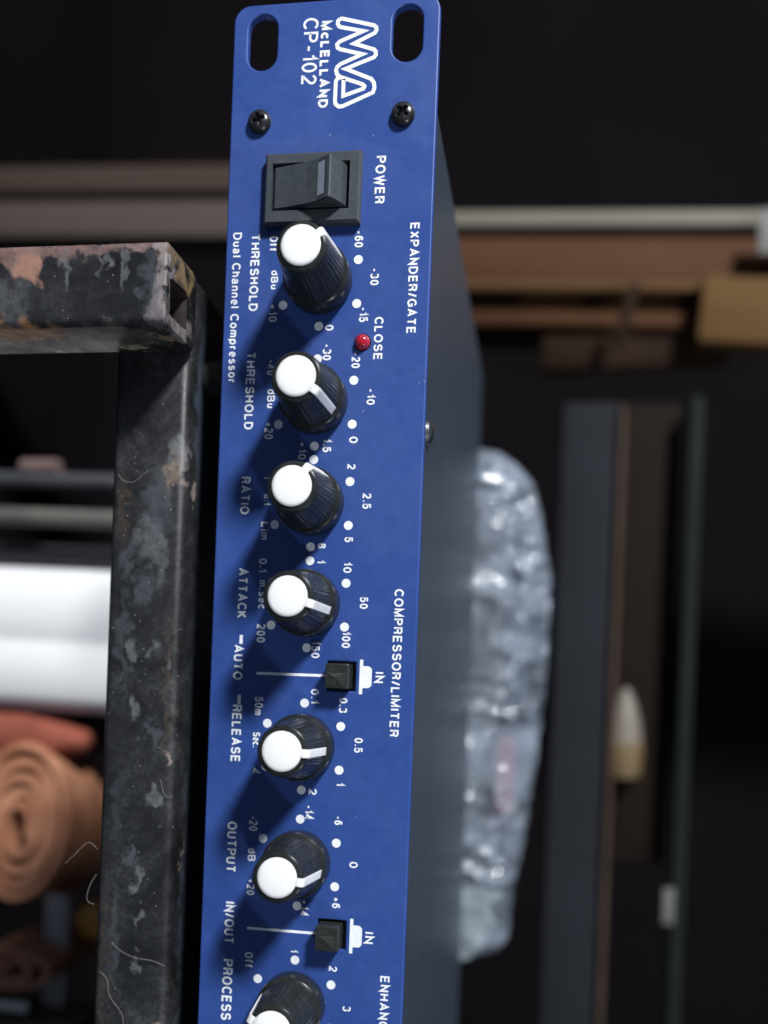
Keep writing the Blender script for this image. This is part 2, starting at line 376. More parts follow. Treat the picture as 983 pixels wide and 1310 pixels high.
# lines from the push buttons, IN symbols and the bars before AUTO and RELEASE
def flat(name, polys, lab=None):
    b = bmesh.new()
    for pl in polys: b.faces.new([b.verts.new((x * S, 0, z * S)) for x, z in pl])
    cx = 0
    o = link_mesh(name, to_mesh(name, b, recalc=False), WHITE_INK, panel, (0, -0.03, 0))
    if lab: o['label'] = lab
def rc(x0, x1, z0, z1): return [(x0, z0), (x1, z0), (x1, z1), (x0, z1)]
for x in (145.75, 199.8):
    flat('printed_line', [rc(x - .28, x + .28, 10.2, 25.1)])
    flat('printed_button_symbol', [rc(x - 3.6, x + 3.6, 32.35, 33.05), [(x - 2.3, 33.05), (x + 2.3, 33.05), (x + 2.25, 34.4), (x + 1.7, 34.95), (x - 1.7, 34.95), (x - 2.25, 34.4)]])
for x, z in ((138.7, 6.55), (151.4, 6.6)): flat('printed_dash', [rc(x - .95, x + .95, z - .35, z + .35)])

# scale dots round every knob
KX = [63.5, 88.6, 109.7, 130.9, 160.8, 185.2, 214.9]; KZ = 20.87
DOT = None
for x in KX:
    for a in (-150, -90, -30, 30, 90, 150):
        if DOT is None:
            b = bmesh.new(); disc(b, 0, 0, 0.94 * S, 0); DOT = to_mesh('scale_dot', b, recalc=False); DOT.materials.append(WHITE_INK)
        a_ = math.radians(a)
        o = link_mesh('scale_dot', DOT, None, panel, (x + 9.14 * math.sin(a_), -0.03, KZ + 9.14 * math.cos(a_)))

# knobs: ribbed tapering body on a smooth skirt, white cap, white pointer running over the rim
def knob_rib(r, h, a):
    if 5.6 < h < 16.3: return r - 0.10 * (0.5 - 0.5 * math.cos(a * 40)) ** 0.7
    return r
prof = [(5.6, 0.35), (6.8, 0.4), (6.95, 0.7), (6.9, 4.6), (6.8, 5.0), (6.45, 5.3), (6.3, 5.5), (6.25, 5.7), (5.95, 8.2), (5.65, 11.2), (5.35, 14), (5.15, 16.2), (5.08, 16.4), (4.95, 16.9), (4.65, 17.15), (4.1, 17.2)]
b = bmesh.new(); lathe(b, prof, 240, (0, 0, 0), 'y', knob_rib)
bmesh.ops.scale(b, vec=(S, S, S), verts=b.verts); KB = to_mesh('knob', b, 35); KB.materials.append(KNOB)
b = bmesh.new(); lathe(b, [(3.92, 17.05), (3.95, 17.45), (3.8, 17.62), (3.3, 17.70), (1.8, 17.8), (0.4, 17.83)], 64)
bmesh.ops.scale(b, vec=(S, S, S), verts=b.verts); KC = to_mesh('knob_cap', b, 50); KC.materials.append(CAPW)
b = bmesh.new()
outl = [(3.0, 17.6), (4.7, 17.52), (5.15, 17.25), (5.38, 16.7), (5.62, 14.0), (6.05, 9.5), (6.28, 6.6), (6.24, 5.6)]
inn = [(3.0, 17.0), (4.5, 16.9), (4.8, 16.5), (4.9, 15.9), (5.1, 13.5), (5.5, 9.5), (5.8, 6.6), (5.9, 5.6)]
vs = []
for (ro, ho), (ri, hi) in zip(outl, inn):
    w = 0.80
    vs.append([b.verts.new((sx * w, -h, r)) for sx, r, h in ((-1, ro, ho), (1, ro, ho), (1, ri, hi), (-1, ri, hi))])
for p, q in zip(vs, vs[1:]):
    for i in range(4): b.faces.new((p[i], p[(i + 1) % 4], q[(i + 1) % 4], q[i]))
b.faces.new(vs[0]); b.faces.new(vs[-1])
bmesh.ops.scale(b, vec=(S, S, S), verts=b.verts); KP = to_mesh('knob_pointer', b); KP.materials.append(CAPW)
for x, th in zip(KX, (-32, 34, -50, 16, 3, 8, 205)):
    k = link_mesh('knob', KB, None, unit, (x, 0, KZ)); k.rotation_euler = (0, math.radians(th), 0)
    cp = link_mesh('knob_cap', KC, None, k, (x, 0, KZ)); pt = link_mesh('knob_pointer', KP, None, k, (x, 0, KZ))

# power rocker switch
b = bmesh.new()
X0, X1, Z0, Z1 = 37.1, 51.9, 8.6, 29.0; x0, x1, z0, z1 = 39.3, 49.2, 10.2, 26.7
def frame(bm, o, i, y0, y1, bev):
    ov = [bm.verts.new((x, y0, z)) for x, z in rc(*o)]; of = [bm.verts.new((x, y1 + bev, z)) for x, z in rc(*o)]
    ot = [bm.verts.new((x, y1, z)) for x, z in rc(o[0] + bev, o[1] - bev, o[2] + bev, o[3] - bev)]
    it = [bm.verts.new((x, y1, z)) for x, z in rc(*i)]; ib = [bm.verts.new((x, y0, z)) for x, z in rc(*i)]
    for A, B in ((ov, of), (of, ot), (ot, it), (it, ib)):
        for k in range(4): bm.faces.new((A[k], A[(k + 1) % 4], B[(k + 1) % 4], B[k]))
frame(b, (X0, X1, Z0, Z1), (x0, x1, z0, z1), -0.02, -2.2, 0.45)
sw = obj('power_switch', b, SWITCH, unit, (44.5, 0, 18.8))
b = bmesh.new(); b.faces.new([b.verts.new((x, -0.05, z)) for x, z in rc(x0, x1, z0, z1)]); obj('switch_well', b, DARK, sw, (44.5, 0, 18.8))
b = bmesh.new()
pr = [(10.5, 0.6), (10.6, 1.7), (14.0, 2.3), (18.0, 3.4), (20.5, 4.4), (22.7, 5.8), (23.25, 6.0), (23.6, 5.7), (24.5, 4.4), (25.4, 2.9), (26.0, 1.2), (26.1, 0.6)]
L = []
for zz, hh in pr:
    a, c2 = (39.75, 48.7)
    L.append([b.verts.new((a, -hh, zz)), b.verts.new((c2, -hh, zz)), b.verts.new((c2, -0.1, zz)), b.verts.new((a, -0.1, zz))])
for p, q in zip(L, L[1:]):
    for i in range(4): b.faces.new((p[i], p[(i + 1) % 4], q[(i + 1) % 4], q[i]))
b.faces.new(L[0]); b.faces.new(L[-1])
bmesh.ops.recalc_face_normals(b, faces=b.faces)
bmesh.ops.bevel(b, geom=[e for e in b.edges if e.calc_length() > 0.01 and e.calc_face_angle(0) > 1.2], offset=0.25, segments=2, affect='EDGES')
obj('switch_rocker', b, SWITCH, sw, (44.5, 0, 18.8))
b = bmesh.new()
q = [(40.8, 20.55, 4.45), (47.6, 20.55, 4.45), (47.6, 22.2, 5.52), (40.8, 22.2, 5.52)]
b.faces.new([b.verts.new((x, -h - 0.03, z)) for x, z, h in q][::-1])
obj('switch_mark', b, SW_MARK, sw, (44.5, 0, 18.8))

# push buttons in their square cut-outs
for bx in (145.75, 199.8):
    b = bmesh.new(); box(b, bx - 2.55, bx + 2.55, -3.9, 2.0, 25.85, 30.7, 0.25)
    bt = obj('push_button', b, BUTTON, unit, (bx, 0, 28.4))
    b = bmesh.new()
    t = b.verts.new((bx + 0.2, -4.3, 28.0)); cs = [b.verts.new((x, -3.92, z)) for x, z in rc(bx - 0.6, bx + 2.2, 26.3, 30.1)]
    for i in range(4): b.faces.new((cs[i], cs[(i + 1) % 4], t))
    obj('button_relief', b, BUTTON, bt, (bx, 0, 28.4))
# red indicator
b = bmesh.new(); lathe(b, [(1.6, 0.02), (1.6, 0.4), (1.5, 0.5), (1.42, 0.7)] + [(1.42 * math.cos(math.radians(a)), 0.7 + 1.0 * math.sin(math.radians(a))) for a in range(12, 88, 12)], 40, (76.2, 0, 30.3))
il = obj('indicator_lamp', b, LEDM, unit, (76.2, 0, 30.3), 50)
b = bmesh.new(); disc(b, 76.2, 30.3, 1.85, -0.015); obj('lamp_gap_shade', b, DARK, il, (76.2, 0, 30.3))  # flat dark disc; its colour stands in for the shaded gap round the lamp
# panel screws: domed heads with a cross recess
for zx, (sx, sz, rot_) in enumerate(((29.4, 6.5, 20), (29.4, 37.1, 50))):
    b = bmesh.new(); NR, NA = 26, 72; ca, sa = math.cos(math.radians(rot_)), math.sin(math.radians(rot_)); prev = None
    for i in range(NR + 1):
        r = 2.45 * i / NR + 0.01; ring = []
        for j in range(NA):
            a = 2 * math.pi * j / NA; px, pz = r * math.cos(a), r * math.sin(a)
            u, v = px * ca + pz * sa, -px * sa + pz * ca
            h = 0.45 + 1.45 * math.sqrt(max(0, 1 - (r / 2.5) ** 2.4))
            arm = min(max(0, 1 - max(abs(u) / 0.36 - 0.6, 0) / 0.6), max(0, 1 - max(abs(v) / 1.35 - 0.8, 0) / 0.25))
            arm2 = min(max(0, 1 - max(abs(v) / 0.36 - 0.6, 0) / 0.6), max(0, 1 - max(abs(u) / 1.35 - 0.8, 0) / 0.25))
            h -= 1.0 * min(1, max(arm, arm2))
            ring.append(b.verts.new((sx + px, -max(h, 0.3), sz + pz)))
        if prev:
            for j in range(NA): b.faces.new((prev[j], prev[(j + 1) % NA], ring[(j + 1) % NA], ring[j]))
        else: b.faces.new(ring)
        prev = ring
    base = [b.verts.new((v.co.x, -0.01, v.co.z)) for v in prev]
    for j in range(NA): b.faces.new((prev[j], prev[(j + 1) % NA], base[(j + 1) % NA], base[j]))
    obj('panel_screw', b, SCREW, unit, (sx, 0, sz), 45)

# ---------------------------------------------------------------- worn steel rack: rail under the unit and cut-off upright in front of it
def worn(name, blobs, dust=0.5):
    """black paint with dust and the listed patches: (x, y or None, z, rx, rz, colour) in mm, in object space"""
    M = mat(name, (0.010, 0.011, 0.014), 0.38, 0, 0.5)
    v = coords(M)
    nz = nn(M, 'ShaderNodeTexNoise'); nz.inputs['Scale'].default_value = 260; nz.inputs['Detail'].default_value = 6; lk(M, v, nz.inputs['Vector'])
    sub = nn(M, 'ShaderNodeVectorMath', operation='SUBTRACT'); lk(M, nz.outputs['Color'], sub.inputs[0]); sub.inputs[1].default_value = (.5, .5, .5)
    scl = nn(M, 'ShaderNodeVectorMath', operation='SCALE'); lk(M, sub.outputs[0], scl.inputs[0]); scl.inputs['Scale'].default_value = 0.011
    add = nn(M, 'ShaderNodeVectorMath', operation='ADD'); lk(M, v, add.inputs[0]); lk(M, scl.outputs[0], add.inputs[1])
    n1 = tex(M, 75, 8, 0.65, v, 0.6); n2 = tex(M, 420, 8, 0.7, v); n3 = tex(M, 28, 4, 0.5, v)
    col = ramp(M, n3, 0.3, 0.75, (0.006, 0.0065, 0.007, 1), (0.014, 0.0145, 0.016, 1))
    haze = mth(M, 'MULTIPLY', ramp(M, n1, 0.42, 0.86), dust)
    col = mixc(M, mth(M, 'MULTIPLY', haze, ramp(M, tex(M, 900, 5, 0.7, v), 0.38, 0.68)), col, (0.075, 0.079, 0.085))
    rgh = haze
    for (x, y, z, rx, ry, rz, cc, st) in blobs:
        s0 = nn(M, 'ShaderNodeVectorMath', operation='SUBTRACT'); lk(M, add.outputs[0], s0.inputs[0]); s0.inputs[1].default_value = (x * S, y * S, z * S)
        s1 = nn(M, 'ShaderNodeVectorMath', operation='DIVIDE'); lk(M, s0.outputs[0], s1.inputs[0]); s1.inputs[1].default_value = (rx * S, ry * S, rz * S)
        ln = nn(M, 'ShaderNodeVectorMath', operation='LENGTH'); lk(M, s1.outputs[0], ln.inputs[0])
        f = ramp(M, ln.outputs['Value'], 0.55, 1.12, (1, 1, 1, 1), (0, 0, 0, 1))
        f = mth(M, 'MULTIPLY', f, mth(M, 'MULTIPLY', ramp(M, n2, 0.22, 0.55), st)) if st < 1 else f
        col = mixc(M, f, col, cc)
    sp = specks(M, 700, 0.09, v)
    col = mixc(M, mth(M, 'MULTIPLY', sp, 0.55), col, (0.35, 0.35, 0.36))
    lk(M, col, P(M, 'Base Color'))
    lk(M, ramp(M, n1, 0.35, 0.7, (0.28,) * 3 + (1,), (0.62,) * 3 + (1,)), P(M, 'Roughness'))
    bump(M, n2, 0.35, 0.0002)
    return M
PINK = (0.17, 0.105, 0.095); GREY = (0.105, 0.108, 0.115); DULL = (0.045, 0.05, 0.058); TAN = (0.26, 0.19, 0.13); RUST = (0.14, 0.065, 0.03); PALE = (0.42, 0.40, 0.36); BLUEG = (0.035, 0.045, 0.065)
# rail blobs: object origin (200, 1, -16)
RO = (200, 1, -16)
def rb(x, z, rx, rz, cc, st=0.9, y=1, ry=4): return (x - RO[0], y - RO[1], z - RO[2], rx, ry, rz, cc, st)
railb = [rb(111, -22, 9, 2, (.05,.035,.025), .7), rb(150, -10, 22, 1.3, (.06,.045,.035), .6), rb(215, -22.5, 22, 1.6, (.05,.038,.03), .6), rb(112, -14, 12, 4, DULL, .7), rb(122, -12.5, 7, 2, GREY, .45), rb(100, -9, 3, 1.5, PINK, .7), rb(106, -8.6, 2, 1.4, (.22,.17,.15), .9, 4, 6), rb(140, -20.5, 14, 1.6, DULL, .8), rb(205, -20, 16, 1.5, DULL, .7), rb(176, -20, 10, 2, DULL, .5), rb(226, -9.5, 5, 1, (.2,.16,.12), .9), rb(130, -7.8, 30, 1.2, DULL, .8, 22, 1.2), rb(165, -7.6, 12, 2, (.09,.10,.12), .7, 20, 1.5), rb(200, -7.6, 9, 2, (.09,.10,.12), .7, 14, 1.5), rb(98.5, -9.5, 5, 2.5, GREY), rb(104, -11, 4.5, 2, TAN, .6), rb(107, -13.5, 6, 4, DULL, .8), rb(118, -15.5, 6, 4.5, GREY, .55), rb(128, -16, 5, 3, DULL), rb(122, -20, 6, 2, DULL),
    rb(142, -17, 3, 1.8, GREY, .8), rb(142, -13.6, 2.5, 1, GREY, .7), rb(145, -9.5, 2, 1.2, GREY, .7), rb(154, -17.2, 3.6, 2, GREY, .95), rb(160, -13, 3.6, 1.5, DULL), rb(165, -9.5, 4, 1, (.17, .13, .12), 1),
    rb(173, -12, 2.6, 2, GREY, .8), rb(186, -16, 4, 1.2, DULL, 1), rb(192, -15.5, 3.6, 1.1, GREY, .8), rb(199, -15, 2.6, 1.2, GREY, .8), rb(211, -15, 3, 1.3, GREY, .7), rb(225, -12, 4, 2, DULL, .9), rb(232, -10.5, 3, 1, TAN, .8), rb(237, -16, 3, 1, GREY, .8),
    rb(188, -8.5, 7, .5, TAN, .7, 8, 3), rb(88, -7.6, 30, 6, BLUEG, 1, 12, 7), rb(150, -7.8, 2, 4, (.25, .15, .13), 1, 16, 3), rb(115, -8, 3, 4, GREY, .6, 17, 2), rb(180, -7.6, 80, 3, BLUEG, .8, 12, 6)]
RAILM = worn('worn_rail_paint', railb, 0.75)
rail = empty('rack_rail', (300, 10, -24.6), 'scuffed black steel square rail running under the blue unit', 'steel rail')
b = bmesh.new(); box(b, 60, 640, 1.2, 31, -24.6, -7.6, 2.0, 4)
o = obj('rail_tube', b, RAILM, rail, RO, 35)
UO = (69, -7.5, -30)
def ub(x, z, rx, rz, cc, st=0.9, y=-16, ry=5): return (x - UO[0], y - UO[1], z - UO[2], rx, ry, rz, cc, st)
upb = [ub(62, -30, 2.5, 40, PINK, .8), ub(63, -36.5, 7, 5, PINK, 1), ub(66, -36, 4, 3.5, (.30, .16, .11), .8), ub(61, -12, 3, 8, (.2, .14, .14), .8), ub(66, -28, 5, 1.4, GREY, .9), ub(63, -20, 4, .9, GREY, .7), ub(66, -15.5, 5, 1.0, GREY, .7), ub(69, -10, 8, 2.2, DULL, .9), ub(73, -9, 6, 1.6, (.16, .14, .15), .9), ub(68, -7.5, 12, 1.2, (.24, .21, .21), .8),
    ub(78, -40, 3, 12, (.33, .17, .08), .9, -12, 7), ub(78, -20, 3, 14, (.09, .085, .075), .8, -9, 9), ub(78, -19, 1.2, 6, (.42, .36, .24), .9, -2, 2.5), ub(78, -9, 2, 4, (.30, .22, .14), .7, -8, 4), ub(73, -40, 6, 5, GREY, .5), ub(78, -38, 1.5, 8, PALE, .7, 0, 2),
    ub(63, -5.5, 6, 2.5, (.20, .14, .075), .9, -8, 9), ub(75, -5.5, 6, 2.5, (.22, .19, .18), .9, -8, 9)]
UPM = worn('worn_upright_paint', upb, 0.6)
up = empty('rack_upright', (69, -7.5, -412), 'paint-chipped black steel tube with a cut open end, left of the blue panel', 'steel tube')
b = bmesh.new()
ux0, ux1, uy0, uy1, uz0, uz1 = 60.8, 77.4, -16, 1.1, -412, -6.6
bo = rrect(ux0, ux1, uy0, uy1, 1.6, 5); bi = rrect(ux0 + 6.2, ux1 - 2.8, uy0 + 2.6, uy1 - 4.6, 1.0, 5)
v0 = [b.verts.new((x, y, uz0)) for x, y in bo]; v1 = [b.verts.new((x, y, uz1 - 0.4)) for x, y in bo]
ins = [b.verts.new((x + (0.4 if x < 69 else -0.4), y + (0.4 if y < -7 else -0.4), uz1)) for x, y in bo]
n_ = len(bo)
inner = [b.verts.new((x + random.uniform(-.35, .35), y + random.uniform(-.35, .35), uz1 - random.uniform(0, .3))) for x, y in bi]
deep = [b.verts.new((x, y, uz1 - 60)) for x, y in bi]
for A, B in ((v0, v1), (v1, ins), (ins, inner)):
    for i in range(n_): b.faces.new((A[i], A[(i + 1) % n_], B[(i + 1) % n_], B[i]))
b.faces.new(v0)
hole = [v.co.copy() for v in inner]; dp = [v.co.copy() for v in deep]
for v in deep: b.verts.remove(v)
obj('upright_tube', b, UPM, up, UO, 35)
b = bmesh.new(); h0 = [b.verts.new(p - Vector((0, 0, .02))) for p in hole]; h1 = [b.verts.new(p) for p in dp]
for i in range(n_): b.faces.new((h0[i], h0[(i + 1) % n_], h1[(i + 1) % n_], h1[i]))
b.faces.new(h1)
obj('tube_bore', b, varied('rusty_shaded_bore', (.012, .009, .009), (.04, .028, .028), 300, .8, .2), up, UO, 35)  # rusty bore walls, with the shade inside the tube darkened into their colour

# lint hairs on the rail
LINT = mat('pale_lint', (0.28, 0.27, 0.27), 0.7)
def hair(pts, r, label):
    b = bmesh.new(); n = 5; P_ = []
    vs = [Vector(p) for p in pts]
    for i in range(len(vs) - 1):
        p0 = vs[max(i - 1, 0)]; p1 = vs[i]; p2 = vs[i + 1]; p3 = vs[min(i + 2, len(vs) - 1)]
        for k in range(6):
            t = k / 6; P_.append(0.5 * ((2 * p1) + (p2 - p0) * t + (2 * p0 - 5 * p1 + 4 * p2 - p3) * t * t + (3 * p1 - p0 - 3 * p2 + p3) * t ** 3))
    P_.append(vs[-1]); rings = []
    for i, p in enumerate(P_):
        d = (P_[min(i + 1, len(P_) - 1)] - P_[max(i - 1, 0)]).normalized(); a = d.cross(Vector((0.1, 1, 0.2))).normalized(); c_ = d.cross(a)
        rings.append([b.verts.new(p + (a * math.cos(2 * math.pi * k / n) + c_ * math.sin(2 * math.pi * k / n)) * r) for k in range(n)])
    for A, B in zip(rings, rings[1:]):
        for k in range(n): b.faces.new((A[k], A[(k + 1) % n], B[(k + 1) % n], B[k]))
    b.faces.new(rings[0]); b.faces.new(rings[-1][::-1])
    tag(obj('lint_hair', b, LINT, None, tuple(vs[0]), True), label, 'lint hair', 'lint hairs on the steel rail')
hair([(103.5, .9, -22.8), (105, .7, -21.5), (105.2, .6, -19), (103.4, .7, -16.6), (102.8, .9, -16)], .032, 'pale curved hair on the rail just below the cut tube end')
hair([(169.5, .9, -10.6), (172, .6, -9.8), (173.2, .6, -8.6), (172.8, .8, -7.7)], .032, 'short hooked hair at the rail ridge beside the word RELEASE')
hair([(205.3, .9, -20.5), (206.8, .5, -18.5), (208.2, .4, -15), (208.6, .5, -11), (209.6, .9, -8.2)], .035, 'long wavy pale hair crossing the rail beside the word PROCESS')
hair([(224.5, .9, -17.8), (224.5, .4, -14), (224.3, -.5, -10), (225.5, -1, -5), (227.0, -1, -1.5)], .035, 'straight pale hair lying across the rail near the bottom of the photo')
hair([(212, .9, -23), (213.5, .5, -21), (217, .5, -20.3), (220.8, .5, -17.3), (225, .8, -17)], .035, 'faint wandering hair along the lower rail face')
hair([(185.5, 1.3, -24.7), (184, .5, -26.5), (187, 0, -29.5), (188.8, 0, -31.5)], .035, 'thin hair sticking out over the rail edge towards the rolled cloth')
hair([(191, 1.3, -24.7), (193.5, .5, -25.8), (196.5, .3, -26.2), (197.5, 1, -24.8)], .035, 'looped hair hanging off the rail edge below the other one')

# ---------------------------------------------------------------- crumpled clear bag behind the unit
BAG = bpy.data.materials.new('clear_bag_film'); BAG.use_nodes = True
nt = BAG.node_tree; pb = nt.nodes['Principled BSDF']; out = nt.nodes['Material Output']
pb.inputs['Base Color'].default_value = (0.42, 0.47, 0.55, 1); pb.inputs['Roughness'].default_value = 0.14; pb.inputs['Specular IOR Level'].default_value = 0.9
f = tex(BAG, 20, 3, 0.5, None, 0.8)
lk(BAG, ramp(BAG, f, 0.3, 0.75, (0.20, 0.24, 0.30, 1), (0.46, 0.53, 0.64, 1)), pb.inputs['Base Color'])
tr = nn(BAG, 'ShaderNodeBsdfTransparent'); mx = nn(BAG, 'ShaderNodeMixShader')
wv = nn(BAG, 'ShaderNodeTexVoronoi', feature='DISTANCE_TO_EDGE'); wv.inputs['Scale'].default_value = 48
wd = nn(BAG, 'ShaderNodeVectorMath', operation='ADD'); wn = nn(BAG, 'ShaderNodeTexNoise'); wn.inputs['Scale'].default_value = 60; lk(BAG, coords(BAG), wn.inputs['Vector'])
ws = nn(BAG, 'ShaderNodeVectorMath', operation='SCALE'); ws.inputs['Scale'].default_value = 0.02; lk(BAG, wn.outputs['Color'], ws.inputs[0]); lk(BAG, ws.outputs[0], wd.inputs[0]); lk(BAG, coords(BAG), wd.inputs[1]); lk(BAG, wd.outputs[0], wv.inputs['Vector'])
bump(BAG, wv.outputs['Distance'], 0.30, 0.004)
fr = ramp(BAG, tex(BAG, 16, 3, 0.5, None, 1.2), 0.36, 0.64, (0.74,) * 3 + (1,), (0.34,) * 3 + (1,))
pb.inputs['Coat Weight'].default_value = 1.0; pb.inputs['Coat Roughness'].default_value = 0.05
lk(BAG, fr, mx.inputs[0]); lk(BAG, pb.outputs[0], mx.inputs[1]); lk(BAG, tr.outputs[0], mx.inputs[2]); lk(BAG, mx.outputs[0], out.inputs['Surface'])
def prof_top(x):
    K = [(46, 40), (48.5, 50), (52, 56), (60, 64), (72, 67.5), (85, 70.2), (98, 72.6), (120, 73), (139, 72.4), (167, 70.5), (202, 67), (231, 62.5), (250, 61), (256, 57), (259, 48), (262, 40)]
    for (a, p), (c_, q) in zip(K, K[1:]):
        if a <= x <= c_: return p + (q - p) * (x - a) / (c_ - a)
    return 40
def crease(p):
    w = Vector((noise.noise(p * 1.3 + Vector((5, 0, 0))), noise.noise(p * 1.3 + Vector((0, 8, 0))), 0)) * 0.5
    q = p + w
    return 2.2 * (1 - abs(noise.noise(q * 0.75))) ** 4 + 0.8 * (1 - abs(noise.noise(q * 1.6 + Vector((3, 3, 3))))) ** 8 + 0.12 * noise.noise(q * 4.0)
bag = empty('plastic_bag', (154, 215, -14), 'crumpled clear plastic bag standing behind the black chassis', 'plastic bag')
b = bmesh.new(); NX, NZ = 190, 80; rows = {}
for side in (0, 1):
    for i in range(NX + 1):
        for j in range(NZ + 1):
            x = 46.5 + (262 - 46.5) * i / NX; t = j / NZ
            zt = prof_top(min(max(x, 46), 262)); z = -14 + (zt + 14) * t
            e = min(1, math.sin(math.pi * min(i, NX - i) / NX * 0.999) * 5) ** .6 * (1 - t ** 5) ** .5
            w = 24 * max(e, 0.0)
            q = Vector((x * .024 - z * .030, z * .030 + x * .034, side * 7.0))
            d = crease(q) * 4.6 - 7
            yy = 212 + (-1 if side == 0 else 1) * (w * 0.5 + (d if e > .05 else d * e * 6) + 5 * e)
            if (i in (0, NX) or j == NZ): yy = 212
            rows[side, i, j] = b.verts.new((x + 1.2 * noise.noise(q * 3 + Vector((9, 1, 2))), yy + (0.12 * (73 - z) if side == 0 else 0) * 0, z + 0.8 * noise.noise(q * 4)))
    for i in range(NX):
        for j in range(NZ): b.faces.new((rows[side, i, j], rows[side, i + 1, j], rows[side, i + 1, j + 1], rows[side, i, j + 1]))
bmesh.ops.remove_doubles(b, verts=b.verts, dist=0.02)
film = obj('bag_film', b, BAG, bag, (154, 215, -14), True)
REDP = varied('red_print', (0.20, 0.04, 0.05), (0.28, 0.10, 0.11), 150, 0.5)
b = bmesh.new(); box(b, 166, 198, 208, 211, 48, 61, 1, 2); obj('red_packet_print', b, REDP, bag, (178, 207, 54), 35)
GREYC = varied('grey_foam', (0.05, 0.055, 0.065), (0.16, 0.175, 0.20), 60, 0.7, 0.3)
b = bmesh.new(); box(b, 64, 225, 206, 222, -13, 54, 3, 3); obj('bag_contents', b, GREYC, bag, (150, 215, 0), 35)
PAPER = varied('pale_green_paper', (0.15, 0.185, 0.21), (0.24, 0.28, 0.31), 90, 0.6, 0.3)
b = bmesh.new(); NXp = 24
pv = []
for i in range(NXp + 1):
    for j in range(13):
        x = 226 + 33 * i / NXp; z = 20 + (38 - 0.36 * (x - 226) - (6 if i > 20 else 0) + (3 if 8 < i < 14 else 0)) * j / 12
        z2 = z if j < 12 else z + 1.5 * math.sin(i * .9)
        pv.append(b.verts.new((x, 186 + 3.5 * noise.noise(Vector((x * .09, z * .09, 3))) + 1.2 * abs(noise.noise(Vector((x * .3, z * .3, 5)))), z2)))
for i in range(NXp):
    for j in range(12): b.faces.new([pv[i * 13 + j], pv[(i + 1) * 13 + j], pv[(i + 1) * 13 + j + 1], pv[i * 13 + j + 1]])
po = obj('paper_slip', b, PAPER, bag, (240, 186, 40), True)
sm = po.modifiers.new('thickness', 'SOLIDIFY'); sm.thickness = 0.0004

# ---------------------------------------------------------------- left of the rail: pipe, rods, rolls behind the rack
def rod(name, x0, x1, y, z0, z1, M, label, cat, patch=None, group=None, lean=0.0):
    r = (x1 - x0) / 2
    b = bmesh.new(); lathe(b, [(r * .92, z0), (r, z0 + 1), (r, z1 - 1), (r * .92, z1)], 48, ((x0 + x1) / 2, y, 0), 'z')
    o = obj(name, b, M, None, ((x0 + x1) / 2, y, z0), 40)
    o.rotation_euler = (0, math.radians(lean), 0)
    return tag(o, label, cat, group)
PVC = varied('white_pipe_plastic', (0.80, 0.81, 0.82), (0.86, 0.87, 0.88), 8, 0.35, 0.5)
b = bmesh.new()
pf = [(158, 226), (158.4, 212), (156.5, 204), (151, 200.6), (142, 199.2), (131.5, 199), (129.5, 200), (126, 200), (124, 199), (112, 199.4), (101, 201), (96, 204.5), (94.4, 211), (94.5, 226)]
va = [b.verts.new((x, y, -412)) for x, y in pf]; vb = [b.verts.new((x, y, -70)) for x, y in pf]
for i in range(len(pf)): b.faces.new((va[i], va[(i + 1) % len(pf)], vb[(i + 1) % len(pf)], vb[i]))
b.faces.new(va); b.faces.new(vb)
o = obj('white_trunking', b, PVC, None, (126, 211, -412), 50); o.rotation_euler = (0, math.radians(1.2), 0)
tag(o, 'wide white plastic trunking behind the rail, above the rolled cloth', 'trunking')
ROD1 = varied('dark_rod_paint', (0.035, 0.038, 0.045), (0.06, 0.06, 0.07), 30, 0.5)
ROD2 = varied('olive_rod_paint', (0.055, 0.052, 0.050), (0.15, 0.14, 0.125), 60, 0.6, stretch=(1, 1, .5))
ROD3 = varied('grey_rod_paint', (0.030, 0.033, 0.040), (0.085, 0.08, 0.09), 15, 0.5)
rod('metal_rod', 53.5, 60.5, 200, -412, -100, ROD1, 'thin dark rod behind the rail with a pinkish worn patch, farthest from the white trunking', 'rod', group='rods behind the rail', lean=1.2)
b = bmesh.new(); lathe(b, [(3.55, -158), (3.62, -157), (3.62, -142), (3.55, -141)], 32, (57, 199.6, 0), 'z'); tag(obj('tape_band', b, varied('pink_tape', (.12, .08, .07), (.16, .11, .10), 60, .7), None, (57.5, 199.6, -150), 40), 'pinkish tape band round the thin dark rod', 'tape')
rod('metal_rod', 69.5, 77, 200, -412, -100, ROD2, 'olive grey rod behind the rail, between the two darker rods', 'rod', group='rods behind the rail', lean=1.2)
rod('metal_rod', 81, 94, 235, -412, -90, ROD3, 'thicker dim grey rod right against the white trunking', 'rod', group='rods behind the rail', lean=1.2)

